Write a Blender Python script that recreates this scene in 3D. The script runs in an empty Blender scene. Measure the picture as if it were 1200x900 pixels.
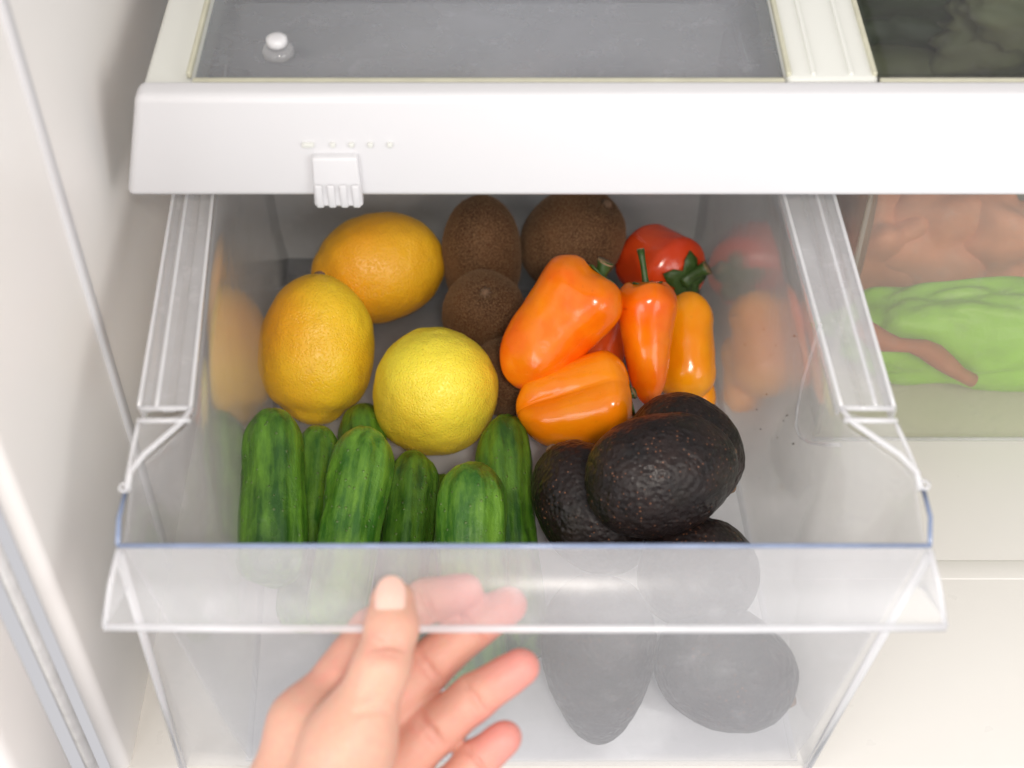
import bpy, math, random
import numpy as np
from mathutils import Vector, Matrix, noise
R = math.radians
random.seed(7)
S = bpy.context.scene
COL = S.collection

# ------------------------------------------------------------------ camera
PITCH = R(47.5); CZ = .688; CY = -.362; FPX = 1693.0
cam = bpy.data.cameras.new('camera'); camo = bpy.data.objects.new('camera', cam); COL.objects.link(camo)
camo.location = (0, CY, CZ); camo.rotation_euler = (R(90) - PITCH, 0, 0)
cam.lens = FPX / 1200 * 36; cam.sensor_width = 36
cam.clip_start = .02; cam.clip_end = 50
cam.dof.use_dof = True; cam.dof.focus_distance = .80; cam.dof.aperture_fstop = 5.6
S.camera = camo
CP = np.array([0, CY, CZ]); CF = np.array([0, math.cos(PITCH), -math.sin(PITCH)])
CR = np.array([1., 0, 0]); CU = np.array([0, math.sin(PITCH), math.cos(PITCH)])

def ray(u, v): return CF + CR * ((u - 600) / FPX) + CU * (-(v - 450) / FPX)
def at_z(u, v, z):                       # the point of the photograph (u, v) at the height z
    d = ray(u, v); return CP + d * ((z - CZ) / d[2])
def at_y(u, v, y):
    d = ray(u, v); return CP + d * ((y - CY) / d[1])
def at_t(u, v, t): return CP + ray(u, v) * t
def vdir(a, b, c=0):                     # a to the right, b upright-leaning, c away
    return Vector(CR * a + CU * b + CF * c).normalized()

# ------------------------------------------------------------------ light
W = bpy.data.worlds.new('World'); S.world = W; W.use_nodes = True
bg = W.node_tree.nodes['Background']; bg.inputs[0].default_value = (.97, .96, 1.0, 1); bg.inputs[1].default_value = .58

def area(name, loc, target, size, power, color=(1, 1, 1)):
    l = bpy.data.lights.new(name, 'AREA'); l.shape = 'RECTANGLE'; l.size = size[0]; l.size_y = size[1]
    l.energy = power; l.color = color
    o = bpy.data.objects.new(name, l); COL.objects.link(o); o.location = loc
    o.rotation_euler = (Vector(target) - Vector(loc)).to_track_quat('-Z', 'Y').to_euler()
    return o
area('room_window_light', (-1.05, -1.25, .80), (-.05, .05, .08), (1.3, 1.1), 20, (1, .99, .98))
area('room_ceiling_light', (.12, -.80, 1.22), (0, .2, .05), (.22, .14), 9.5, (1, .93, .84))
area('left_wall_fill_light', (1.0, -.95, .75), (-.15, .02, .15), (.7, .7), 9, (1, .98, .95))  # unseen fill light, added to brighten the left wall

S.view_settings.view_transform = 'Standard'; S.view_settings.look = 'None'
S.view_settings.exposure = .13; S.view_settings.gamma = 1
S.cycles.use_denoising = True; S.cycles.max_bounces = 12; S.cycles.transparent_max_bounces = 32
S.cycles.diffuse_bounces = 5; S.cycles.glossy_bounces = 5; S.cycles.transmission_bounces = 8
S.cycles.caustics_reflective = False; S.cycles.caustics_refractive = False
S.cycles.sample_clamp_indirect = 4

# ------------------------------------------------------------------ materials
class NT:
    def __init__(s, name):
        s.m = bpy.data.materials.new(name); s.m.use_nodes = True; s.t = s.m.node_tree
        s.t.nodes.clear(); s.out = s.t.nodes.new('ShaderNodeOutputMaterial')
    def n(s, typ, ins=None, **kw):
        x = s.t.nodes.new('ShaderNode' + typ)
        for k, v in kw.items(): setattr(x, k, v)
        for k, v in (ins or {}).items(): s.put(x.inputs[k], v)
        return x
    def put(s, sock, v):
        if isinstance(v, bpy.types.NodeSocket): s.t.links.new(v, sock)
        elif isinstance(v, bpy.types.Node): s.t.links.new(v.outputs[0], sock)
        else: sock.default_value = v
    def coord(s, scale=(1, 1, 1), kind='Object', rnd=True):
        c = s.n('TexCoord')
        o = c.outputs[kind]
        if rnd:
            r = s.n('ObjectInfo')
            a = s.n('VectorMath', {1: (37.1, 17.3, 9.7)}, operation='SCALE'); s.put(a.inputs[0], (37.1, 17.3, 9.7)); s.put(a.inputs['Scale'], r.outputs['Random'])
            o = s.n('VectorMath', {0: o, 1: a.outputs[0]}, operation='ADD').outputs[0]
        return s.n('VectorMath', {0: o, 1: scale}, operation='MULTIPLY').outputs[0]
    def noise(s, vec, scale, detail=4, rough=.55):
        return s.n('TexNoise', {'Vector': vec, 'Scale': scale, 'Detail': detail, 'Roughness': rough}).outputs[0]
    def vor(s, vec, scale, feature='F1'):
        return s.n('TexVoronoi', {'Vector': vec, 'Scale': scale}, feature=feature).outputs['Distance']
    def ramp(s, fac, stops):
        r = s.n('ValToRGB', {0: fac}); e = r.color_ramp.elements
        while len(e) < len(stops): e.new(.5)
        for i, (p, c) in enumerate(stops):
            e[i].position = p; e[i].color = (*c, 1) if len(c) == 3 else c
        return r.outputs[0]
    def g(s, a): return (a, a, a)
    def mix(s, f, a, b, blend='MIX'):
        x = s.n('Mix', data_type='RGBA', blend_type=blend)
        s.put(x.inputs[0], f)
        for i, v in ((6, a), (7, b)):
            if isinstance(v, tuple) and len(v) == 3: v = (*v, 1)
            s.put(x.inputs[i], v)
        return x.outputs[2]
    def math(s, op, a, b=0.0, c=0.0):
        x = s.n('Math', operation=op); s.put(x.inputs[0], a); s.put(x.inputs[1], b); s.put(x.inputs[2], c)
        return x.outputs[0]
    def bump(s, h, dist, strength=1, normal=None):
        b = s.n('Bump', {'Height': h, 'Distance': dist, 'Strength': strength})
        if normal is not None: s.put(b.inputs['Normal'], normal)
        return b.outputs[0]
    def bsdf(s, **k):
        b = s.n('BsdfPrincipled')
        for key, v in k.items():
            key = key.replace('_', ' ')
            if isinstance(v, tuple) and len(v) == 3 and key in ('Base Color', 'Sheen Tint', 'Specular Tint'): v = (*v, 1)
            s.put(b.inputs[key], v)
        s.t.links.new(b.outputs[0], s.out.inputs[0]); return b

def m_clear(name, veil, rough=.06, tint=(1, 1, 1), white=(.82, .82, .84), ior=1.5, haze=0.0, body='mix'):
    """Clear or milky plastic sheet: a see-through share, a milky scattering share and a polished surface."""
    n = NT(name)
    vc = n.coord(rnd=False)
    sm = n.noise(vc, 22, 3); fine = n.noise(vc, 900, 2)
    smudge = n.ramp(n.noise(vc, 75, 5, .65), [(.56, (0, 0, 0)), (.72, (1, 1, 1))])
    scr = n.ramp(n.noise(n.coord((40, 900, 900), rnd=False), 1, 2), [(.66, (0, 0, 0)), (.74, (1, 1, 1))])
    v = n.math('MULTIPLY_ADD', sm, veil * .6, veil * .70)
    v = n.math('ADD', v, n.math('ADD', n.math('MULTIPLY', smudge, .07), n.math('MULTIPLY', scr, .05)))
    tr = n.n('BsdfTransparent', {0: (*tint, 1)})
    if haze:
        see = tr.outputs[0]
    else: see = tr.outputs[0]
    df = n.n('BsdfDiffuse', {0: (*white, 1)}); tl = n.n('BsdfTranslucent', {0: (*white, 1)})
    sc = n.n('MixShader', {0: .4, 1: df.outputs[0], 2: tl.outputs[0]})
    base = n.n('MixShader', {0: v, 1: see, 2: sc.outputs[0]})
    bp = n.bump(n.noise(vc, 30, 2), .0012, .25)
    gl = n.n('BsdfGlossy', {0: (1, 1, 1, 1), 'Roughness': n.math('MULTIPLY_ADD', fine, .03, rough), 'Normal': bp})
    fr = n.n('Fresnel', {'IOR': ior})
    ge = n.n('NewGeometry')
    f = n.math('MULTIPLY', fr.outputs[0], n.math('SUBTRACT', 1.0, ge.outputs['Backfacing']))
    o = n.n('MixShader', {0: f, 1: base.outputs[0], 2: gl.outputs[0]})
    n.t.links.new(o.outputs[0], n.out.inputs[0]); return n.m

def m_white(name, c=(.80, .79, .78), rough=.35, dirt=.04):
    n = NT(name); vc = n.coord(rnd=False)
    k = n.noise(vc, 9, 4); f2 = n.noise(vc, 60, 3)
    col = n.mix(n.math('MULTIPLY', k, dirt * 5), c, tuple(x * y for x, y in zip(c, (.93, .90, .86))))
    n.bsdf(Base_Color=col, Roughness=n.math('MULTIPLY_ADD', f2, .15, rough - .07), Specular_IOR_Level=.5,
           Normal=n.bump(n.noise(vc, 450, 2), .00015, .25)); return n.m

def m_lemon(name, yellow, orange, bias):
    n = NT(name); vc = n.coord()
    k = n.noise(n.coord(), 13, 3)
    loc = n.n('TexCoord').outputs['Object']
    # orange-yellow peel; its lit side is painted in yellower, fixed to the fruit
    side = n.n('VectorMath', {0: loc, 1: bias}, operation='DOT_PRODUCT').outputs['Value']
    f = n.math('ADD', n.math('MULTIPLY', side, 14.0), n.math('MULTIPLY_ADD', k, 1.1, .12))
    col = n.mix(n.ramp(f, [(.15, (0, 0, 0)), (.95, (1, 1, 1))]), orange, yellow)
    pore = n.vor(vc, 720); pf = n.ramp(pore, [(0, (0, 0, 0)), (.55, (1, 1, 1))])
    sp = n.ramp(n.noise(vc, 75, 2), [(.30, (1, 1, 1)), (.36, (0, 0, 0))])
    col = n.mix(n.math('MULTIPLY', n.math('SUBTRACT', 1.0, pf), .10), col, tuple(c * .72 for c in orange))
    col = n.mix(n.math('MULTIPLY', sp, .10), col, (.35, .16, .03))
    b1 = n.bump(n.noise(vc, 110, 4), .0013, .6)
    b2 = n.bump(pf, .00045, .7, b1)
    n.bsdf(Base_Color=col, Roughness=.36, Subsurface_Weight=.12, Subsurface_Radius=(.01, .005, .001), Subsurface_Scale=.3,
           Specular_IOR_Level=.42, Normal=b2); return n.m

def m_pepper(name, c1, c2):
    n = NT(name); vc = n.coord()
    col = n.mix(n.ramp(n.noise(vc, 32, 3), [(.35, (0, 0, 0)), (.68, (1, 1, 1))]), c1, c2)
    sp = n.ramp(n.noise(vc, 420, 2), [(.30, (1, 1, 1)), (.35, (0, 0, 0))])
    col = n.mix(n.math('MULTIPLY', sp, .15), col, tuple(c * .6 for c in c1))
    n.bsdf(Base_Color=col, Roughness=n.math('MULTIPLY_ADD', n.noise(vc, 70, 3), .16, .10), Subsurface_Weight=.10, Subsurface_Radius=(.008, .003, .001), Subsurface_Scale=.3,
           Specular_IOR_Level=.5, Normal=n.bump(n.noise(vc, 110, 3), .0006, .35)); return n.m

def m_cuke(name, dark=(.022, .085, .008), light=(.130, .290, .026)):
    n = NT(name); vc = n.coord((1, 1, .10)); v2 = n.coord()
    st = n.noise(vc, 210, 4, .6)
    lo = n.noise(n.coord((1, 1, .6)), 55, 4, .65)
    f = n.math('ADD', n.math('MULTIPLY', st, .75), n.math('MULTIPLY_ADD', lo, .9, -.32))
    col = n.mix(n.ramp(f, [(.36, (0, 0, 0)), (.74, (1, 1, 1))]), dark, light)
    sp = n.ramp(n.vor(v2, 210), [(.11, (1, 1, 1)), (.19, (0, 0, 0))])
    col = n.mix(n.math('MULTIPLY', sp, .5), col, (.17, .22, .09))
    b1 = n.bump(n.noise(n.coord((1, 1, .22)), 190, 3), .0014, .7)
    b2 = n.bump(sp, .0007, .7, b1)
    b3 = n.bump(n.noise(v2, 480, 4, .7), .0006, .7, b2)
    n.bsdf(Base_Color=col, Roughness=n.math('MULTIPLY_ADD', n.noise(v2, 60, 2), .25, .20), Specular_IOR_Level=.45, Normal=b3)
    return n.m

def m_avocado(name):
    n = NT(name); vc = n.coord()
    k = n.noise(vc, 60, 4)
    col = n.mix(n.ramp(k, [(.35, (0, 0, 0)), (.7, (1, 1, 1))]), (.006, .004, .0042), (.022, .012, .010))
    big = n.ramp(n.noise(vc, 18, 2), [(.55, (0, 0, 0)), (.72, (1, 1, 1))])
    col = n.mix(n.math('MULTIPLY', big, .4), col, (.030, .030, .016))
    sp = n.ramp(n.vor(vc, 330), [(.10, (1, 1, 1)), (.2, (0, 0, 0))])
    spm = n.math('MULTIPLY', sp, n.ramp(n.noise(vc, 45, 2), [(.42, (0, 0, 0)), (.62, (1, 1, 1))]))
    col = n.mix(n.math('MULTIPLY', spm, .9), col, (.24, .10, .05))
    b1 = n.bump(n.noise(vc, 120, 3), .0012, .5)
    b2 = n.bump(n.vor(vc, 380, 'SMOOTH_F1'), .0011, .85, b1)
    b3 = n.bump(n.noise(vc, 800, 2), .0002, .6, b2)
    n.bsdf(Base_Color=col, Roughness=n.math('MULTIPLY_ADD', n.noise(vc, 90, 3), .75, .08), Specular_IOR_Level=.36, Normal=b3)
    return n.m

def m_kiwi(name):
    n = NT(name); vc = n.coord()
    col = n.mix(n.ramp(n.noise(vc, 34, 3), [(.35, (0, 0, 0)), (.7, (1, 1, 1))]), (.050, .018, .006), (.115, .046, .016))
    gr = n.noise(vc, 1000, 3)
    col = n.mix(n.ramp(gr, [(.42, (0, 0, 0)), (.66, (1, 1, 1))]), col, (.19, .105, .048))
    n.bsdf(Base_Color=col, Roughness=.75, Sheen_Weight=.22, Sheen_Roughness=.5, Sheen_Tint=(.8, .55, .35), Specular_IOR_Level=.25,
           Normal=n.bump(gr, .0006, .9, n.bump(n.noise(vc, 260, 3), .0006, .5))); return n.m

def m_plain(name, c, rough=.5, nscale=120, var=.25, bump=.0004, sss=0):
    n = NT(name); vc = n.coord()
    col = n.mix(n.noise(vc, nscale, 4), tuple(x * (1 - var) for x in c), tuple(min(1, x * (1 + var)) for x in c))
    n.bsdf(Base_Color=col, Roughness=rough, Subsurface_Weight=sss, Subsurface_Radius=(.01, .004, .002), Subsurface_Scale=.4,
           Normal=n.bump(n.noise(vc, nscale * 2, 3), bump, .5)); return n.m

def m_skin():
    n = NT('skin'); vc = n.coord(rnd=False)
    a = n.n('Attribute', attribute_name='blush')
    base = n.mix(n.noise(vc, 55, 3), (.56, .31, .22), (.65, .39, .285))
    col = n.mix(a.outputs['Fac'], base, (.64, .235, .21))
    mott = n.ramp(n.noise(vc, 240, 3), [(.4, (0, 0, 0)), (.75, (1, 1, 1))])
    col = n.mix(n.math('MULTIPLY', mott, .35), col, (.72, .27, .23))
    lines = n.noise(n.coord((1, 1.0, .5), rnd=False), 900, 3)
    cell = n.vor(vc, 1300)
    n.bsdf(Base_Color=col, Roughness=.48, Subsurface_Weight=.35, Subsurface_Radius=(.012, .004, .002), Subsurface_Scale=.35,
           Specular_IOR_Level=.4, Normal=n.bump(cell, .00018, .5, n.bump(lines, .00025, .5, n.bump(n.noise(vc, 120, 4), .0010, .5))))
    return n.m

M = dict(
    front=m_clear('milky_front_plastic', .18, .12, white=(.92, .92, .94)), side=m_clear('side_plastic', .22, .13, white=(.66, .66, .68), ior=1.62),
    floor=m_clear('bottom_plastic', .85, .12, white=(.90, .90, .93)), rail=m_clear('rail_plastic', .34, .10, white=(.78, .78, .80)),
    back=m_clear('back_plastic', .65, .10, white=(.74, .74, .74)),
    lip=m_clear('lip_plastic', .16, .25, ior=1.32), bead=m_clear('bead_plastic', .6, .12, white=(.88, .88, .9)),
    blue=m_plain('rim_edge_blue', (.22, .27, .40), .2, 90, .3, .0001),
    nfront=m_clear('neighbour_plastic', .16, .15, tint=(.98, .97, .93), white=(.66, .65, .6), haze=.16),
    glass=m_clear('shelf_glass', .34, .22, tint=(.86, .90, .92), white=(.56, .57, .62)), glass2=m_clear('clear_glass', .05, .10, tint=(.86, .90, .90), white=(.4, .4, .4)),
    liner=m_white('liner_white', (.84, .82, .80), .38), trim=m_white('trim_white', (.64, .64, .66), .36, .05),
    fridge_floor=m_white('fridge_floor_white', (.68, .66, .625), .30), frame=m_white('frame_white', (.66, .67, .63), .4),
    backwall=m_white('back_wall_white', (.62, .62, .63), .5),
    seal=m_plain('seal_yellowed', (.50, .49, .38), .5, 60, .2), gasket=m_plain('gasket_grey', (.62, .62, .62), .8), grille=m_plain('dark_grille', (.10, .10, .12), .5),
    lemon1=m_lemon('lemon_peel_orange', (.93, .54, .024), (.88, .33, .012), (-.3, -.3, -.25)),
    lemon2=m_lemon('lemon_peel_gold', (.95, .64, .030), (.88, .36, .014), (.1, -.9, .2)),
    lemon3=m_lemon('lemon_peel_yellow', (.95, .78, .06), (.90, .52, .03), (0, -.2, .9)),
    kiwi=m_kiwi('kiwi_skin'), fuzz=m_plain('kiwi_fuzz', (.26, .155, .08), .8),
    scar=m_plain('dried_stem', (.20, .12, .07), .8, 400, .6, .001),
    pep_o=m_pepper('pepper_orange', (.87, .125, .002), (.92, .235, .004)), pep_a=m_pepper('pepper_amber', (.93, .21, .002), (.96, .28, .004)),
    pep_y=m_pepper('pepper_yellow', (.92, .28, .003), (.95, .37, .007)), pep_r=m_pepper('pepper_red', (.62, .045, .008), (.72, .075, .012)),
    pep_d=m_pepper('pepper_coral', (.70, .075, .012), (.78, .11, .018)),
    stem=m_plain('pepper_stem', (.035, .075, .012), .45, 200, .5), cut=m_plain('stem_cut', (.22, .14, .07), .8, 600, .4),
    cuke=m_cuke('cucumber_skin'), cuke2=m_cuke('cucumber_skin_light', (.032, .120, .010), (.17, .345, .034)),
    avo=m_avocado('avocado_skin'), skin=m_skin(),
    nail=m_plain('nail', (.76, .48, .40), .14, 60, .06, .00005, .2), crumb=m_plain('crumb', (.05, .03, .02), .9),
    bag=m_plain('green_bag', (.25, .56, .015), .40, 40, .25, .003), band=m_plain('rust_band', (.36, .10, .04), .6, 80, .3),
    salmon=m_plain('salmon', (.80, .30, .17), .5, 50, .3), brown=m_plain('brown_item', (.20, .085, .045), .6, 60, .4),
    leaf=m_plain('dark_leaf', (.025, .045, .012), .5, 50, .6), lid=m_plain('lid_rose', (.42, .33, .30), .5, 30, .2),
    jar=m_clear('jar_glass', .2, .04, white=(.8, .8, .82)), moss=m_plain('olive_item', (.17, .17, .08), .6, 40, .4),
)

# ------------------------------------------------------------------ helpers
def tag(o, label=None, cat=None, group=None, kind=None):
    if label: o['label'] = label
    if cat: o['category'] = cat
    if group: o['group'] = group
    if kind: o['kind'] = kind
    return o
def mesh(name, verts, faces, mat, parent=None, smooth=True):
    me = bpy.data.meshes.new(name); me.from_pydata([tuple(map(float, v)) for v in verts], [], faces); me.materials.append(mat)
    if smooth: me.shade_smooth()
    o = bpy.data.objects.new(name, me); COL.objects.link(o); o.parent = parent
    return o
def empty(name, loc=(0, 0, 0)):
    o = bpy.data.objects.new(name, None); COL.objects.link(o); o.location = loc; o.empty_display_size = .01; return o
def fixn(o):
    import bmesh
    b = bmesh.new(); b.from_mesh(o.data); bmesh.ops.recalc_face_normals(b, faces=b.faces); b.to_mesh(o.data); b.free(); return o
def bevel(o, w=.001, seg=3):
    m = o.modifiers.new('bevel', 'BEVEL'); m.width = w; m.segments = seg; m.limit_method = 'ANGLE'; m.angle_limit = R(40); m.harden_normals = False; return o
def local(pts, parent):
    if parent is None: return [Vector(p) for p in pts]
    return [Vector(p) - parent.location for p in pts]
def box(name, a, b, mat, parent=None, bw=.001, seg=3):
    (x0, y0, z0), (x1, y1, z1) = a, b
    v = [(x, y, z) for x in (x0, x1) for y in (y0, y1) for z in (z0, z1)]
    f = [(0, 1, 3, 2), (4, 6, 7, 5), (0, 4, 5, 1), (2, 3, 7, 6), (0, 2, 6, 4), (1, 5, 7, 3)]
    o = fixn(mesh(name, local(v, parent), f, mat, parent))
    if bw: bevel(o, bw, seg)
    return o
def hexa(name, bottom, top, mat, parent=None, bw=.001, seg=3):
    v = list(bottom) + list(top)
    f = [(0, 1, 2, 3), (7, 6, 5, 4), (0, 4, 5, 1), (1, 5, 6, 2), (2, 6, 7, 3), (3, 7, 4, 0)]
    o = fixn(mesh(name, local(v, parent), f, mat, parent))
    if bw: bevel(o, bw, seg)
    return o
def slab(name, quad, thick, mat, parent=None, bw=.0006):
    """a flat plate: quad is one face, the other lies 'thick' behind it"""
    q = [Vector(p) for p in quad]; nrm = (q[1] - q[0]).cross(q[3] - q[0]).normalized()
    return hexa(name, q, [p + nrm * thick for p in q], mat, parent, bw, 2)
def loft(name, curves, thick, mat, parent=None, flip=False):
    """sheet through rows of points, given thickness as real geometry"""
    V = [[Vector(p) for p in c] for c in curves]; nr, nc = len(V), len(V[0])
    N = [[None] * nc for _ in range(nr)]
    for i in range(nr):
        for j in range(nc):
            du = V[min(i + 1, nr - 1)][j] - V[max(i - 1, 0)][j]; dv = V[i][min(j + 1, nc - 1)] - V[i][max(j - 1, 0)]
            n_ = du.cross(dv).normalized(); N[i][j] = -n_ if flip else n_
    pts = [V[i][j] for i in range(nr) for j in range(nc)] + [V[i][j] + N[i][j] * thick for i in range(nr) for j in range(nc)]
    k = nr * nc; f = []
    for i in range(nr - 1):
        for j in range(nc - 1):
            a, b, c, d = i * nc + j, i * nc + j + 1, (i + 1) * nc + j + 1, (i + 1) * nc + j
            f += [(a, b, c, d), (a + k, d + k, c + k, b + k)]
    for j in range(nc - 1):
        f += [(j, j + k, j + 1 + k, j + 1)]; b = (nr - 1) * nc + j; f += [(b, b + 1, b + 1 + k, b + k)]
    for i in range(nr - 1):
        a = i * nc; f += [(a, a + nc, a + nc + k, a + k)]; a = i * nc + nc - 1; f += [(a, a + k, a + nc + k, a + nc)]
    o = fixn(mesh(name, local(pts, parent), f, mat, parent)); bevel(o, thick * .3, 2); return o
def tube(name, path, rad, mat, parent=None, seg=10, closed=False):
    P = [Vector(p) for p in path]; n = len(P); rs = rad if isinstance(rad, (list, tuple)) else [rad] * n
    vs, fs = [], []
    up = Vector((.13, .21, .97))
    for i, p in enumerate(P):
        t = ((P[(i + 1) % n] - P[i - 1]) if closed else (P[min(i + 1, n - 1)] - P[max(i - 1, 0)])).normalized()
        a = t.cross(up).normalized(); b = t.cross(a).normalized()
        for k in range(seg):
            th = 2 * math.pi * k / seg; vs.append(p + (a * math.cos(th) + b * math.sin(th)) * rs[i])
    m = n if closed else n - 1
    for i in range(m):
        for k in range(seg):
            a, b = i * seg + k, i * seg + (k + 1) % seg; c, d = ((i + 1) % n) * seg + (k + 1) % seg, ((i + 1) % n) * seg + k
            fs.append((a, b, c, d))
    if not closed:
        fs.append(tuple(range(seg))[::-1]); fs.append(tuple(range((n - 1) * seg, n * seg)))
    return fixn(mesh(name, local(vs, parent), fs, mat, parent))

def aim(axis, roll=0):
    z = Vector(axis).normalized()
    x = Vector((0, 0, 1)).cross(z)
    if x.length < .05: x = Vector((1, 0, 0)).cross(z)
    x.normalize(); y = z.cross(x)
    m = Matrix((x, y, z)).transposed().to_4x4()
    return m @ Matrix.Rotation(roll, 4, 'Z')
def place(o, loc, axis, roll=0):
    o.matrix_world = Matrix.Translation(Vector(loc)) @ aim(axis, roll); return o

def camroll(loc, axis):
    m = aim(axis).to_3x3().inverted(); v = m @ (Vector(CP) - Vector(loc)); return math.atan2(v.y, v.x)
def body(name, length, prof, mat, lobes=None, disp=None, nz=56, na=64, bend=0, parent=None, seed=0):
    """Closed body of revolution along local z from -length/2 to length/2; prof(s) radius, lobes(s, th) factor."""
    vs, fs = [], []
    off = Vector((seed * 3.7, seed * 1.3, seed * 5.1))
    for i in range(nz + 1):
        s = .5 - .5 * math.cos(math.pi * i / nz)
        for k in range(na):
            th = 2 * math.pi * k / na
            r = prof(s) * (lobes(s, th) if lobes else 1); z = (s - .5) * length
            dz = 0
            p = Vector((r * math.cos(th), r * math.sin(th), z))
            if disp:
                d = disp(p + off, s, th); q = Vector((p.x, p.y, p.z * .5))
                if q.length > 1e-6: p += q.normalized() * d
            if callable(bend): p += Vector(bend(s, r, th))
            elif bend: p.x += bend * (1 - (2 * s - 1) ** 2)
            vs.append(p)
    for i in range(nz):
        for k in range(na):
            a, b = i * na + k, i * na + (k + 1) % na
            fs.append((a, b, b + na, a + na))
    fs.append(tuple(range(na))[::-1]); fs.append(tuple(range(nz * na, (nz + 1) * na)))
    return mesh(name, vs, fs, mat, parent)
def nz3(p, sc): return noise.noise(Vector(p) * sc)

# ------------------------------------------------------------------ the refrigerator
XL = -.2
def struct(o): return tag(o, kind='structure')
wl = struct(box('wall_left', (XL - .012, 0, -.03), (XL, .62, 1.0), M['liner'], bw=.005, seg=4))
box('moulded_ridge', (XL - .003, .126, -.0055), (XL + .0022, .134, .99), M['trim'], wl, bw=.002)
struct(box('wall_back', (XL - .02, .62, -.03), (.62, .64, 1.0), M['backwall'], bw=0))
struct(box('wall_right', (.60, 0, -.03), (.62, .618, 1.0), M['liner'], bw=.003))
fl = struct(box('floor', (XL - .008, -.002, -.04), (.598, .618, -.006), M['fridge_floor'], bw=.004, seg=3))
box('moulded_ridge', (XL + .02, .120, -.0085), (.59, .134, -.0056), M['fridge_floor'], fl, bw=.0012)
door = empty('open_refrigerator', (XL - .02, -.01, -.1))
tag(door, 'white refrigerator door edge standing open left of the drawer', 'refrigerator door')
box('door_liner', (XL - .34, -.06, -.3), (XL - .0185, -.012, 1.0), M['liner'], door, bw=.008, seg=4)
box('gasket', (XL - .0180, -.010, -.3), (XL - .0125, -.003, 1.0), M['gasket'], door, bw=.004)
gr = box('base_grille', (XL - .01, .004, -.3), (.6, .03, -.0425), M['grille'], None, bw=.002)
tag(gr, 'dark grey base strip under the white refrigerator floor', 'grille')

# ---- shelf above the drawer
zt, zb, ys = .2825, .2265, .185
shelf = empty('refrigerator_shelf', (0, ys, zb))
tag(shelf, 'white framed glass shelf with a deep front band above the drawers', 'shelf')
hexa('front_band', [(-.1895, ys, zb), (.597, ys, zb), (.597, ys + .014, zb), (-.1895, ys + .014, zb)],
     [(-.176, ys + .006, zt), (.597, ys + .006, zt), (.597, ys + .02, zt), (-.176, ys + .02, zt)], M['trim'], shelf, .004, 5)
box('side_rail', (-.1765, ys + .021, zt - .026), (-.152, .61, zt - .006), M['frame'], shelf, .003)
box('divider_rail', (.130, ys + .021, zt - .03), (.174, .61, zt - .001), M['frame'], shelf, .003)
box('glass_pane', (-.1515, ys + .021, zt - .009), (.1295, .61, zt - .005), M['glass'], shelf, 0)
box('glass_pane', (.1745, ys + .021, zt - .009), (.597, .61, zt - .005), M['glass2'], shelf, 0)
box('glass_seal', (-.1515, ys + .0205, zt - .0045), (.1295, ys + .0235, zt - .0015), M['seal'], shelf, .0008)
box('glass_seal', (.1745, ys + .0205, zt - .0045), (.597, ys + .0235, zt - .0015), M['seal'], shelf, .0008)
for xx in (-.1535, .1315, .1722):
    box('glass_seal', (xx - .0012, ys + .024, zt - .003), (xx + .0012, .61, zt + .0006), M['seal'], shelf, .0008)
for xx in (.143, .161):
    box('rail_ridge', (xx - .001, ys + .024, zt - .003), (xx + .001, .61, zt + .0004), M['frame'], shelf, .0006)
sl0, sl1 = at_y(365, 200, ys)[0], at_y(423, 200, ys)[0]
sld = hexa('humidity_slider', [(sl0, ys - .0045, .2245), (sl1, ys - .0045, .2245), (sl1, ys + .0015, .2245), (sl0, ys + .0015, .2245)],
     [(sl0 + .001, ys - .0015, .252), (sl1 - .001, ys - .0015, .252), (sl1 - .001, ys + .004, .252), (sl0 + .001, ys + .004, .252)], M['trim'], shelf, .0012)
for k in range(4):
    x = sl0 + (sl1 - sl0) * (k + .5) / 4
    box('grip_rib', Vector((x - .0017, ys - .0052, .2243)) - shelf.location, Vector((x + .0017, ys - .0040, .238)) - shelf.location, M['trim'], sld, .0007)
for u in (361, 390, 412, 434, 457):
    p = at_y(u, 170, ys + .0025)
    w = .0028 if u == 361 else .0012
    d = box('print_mark', (p[0] - w, ys + .0016, p[2] - .0011), (p[0] + w, ys + .0036, p[2] + .0011), M['frame'], shelf, .0003)

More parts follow.
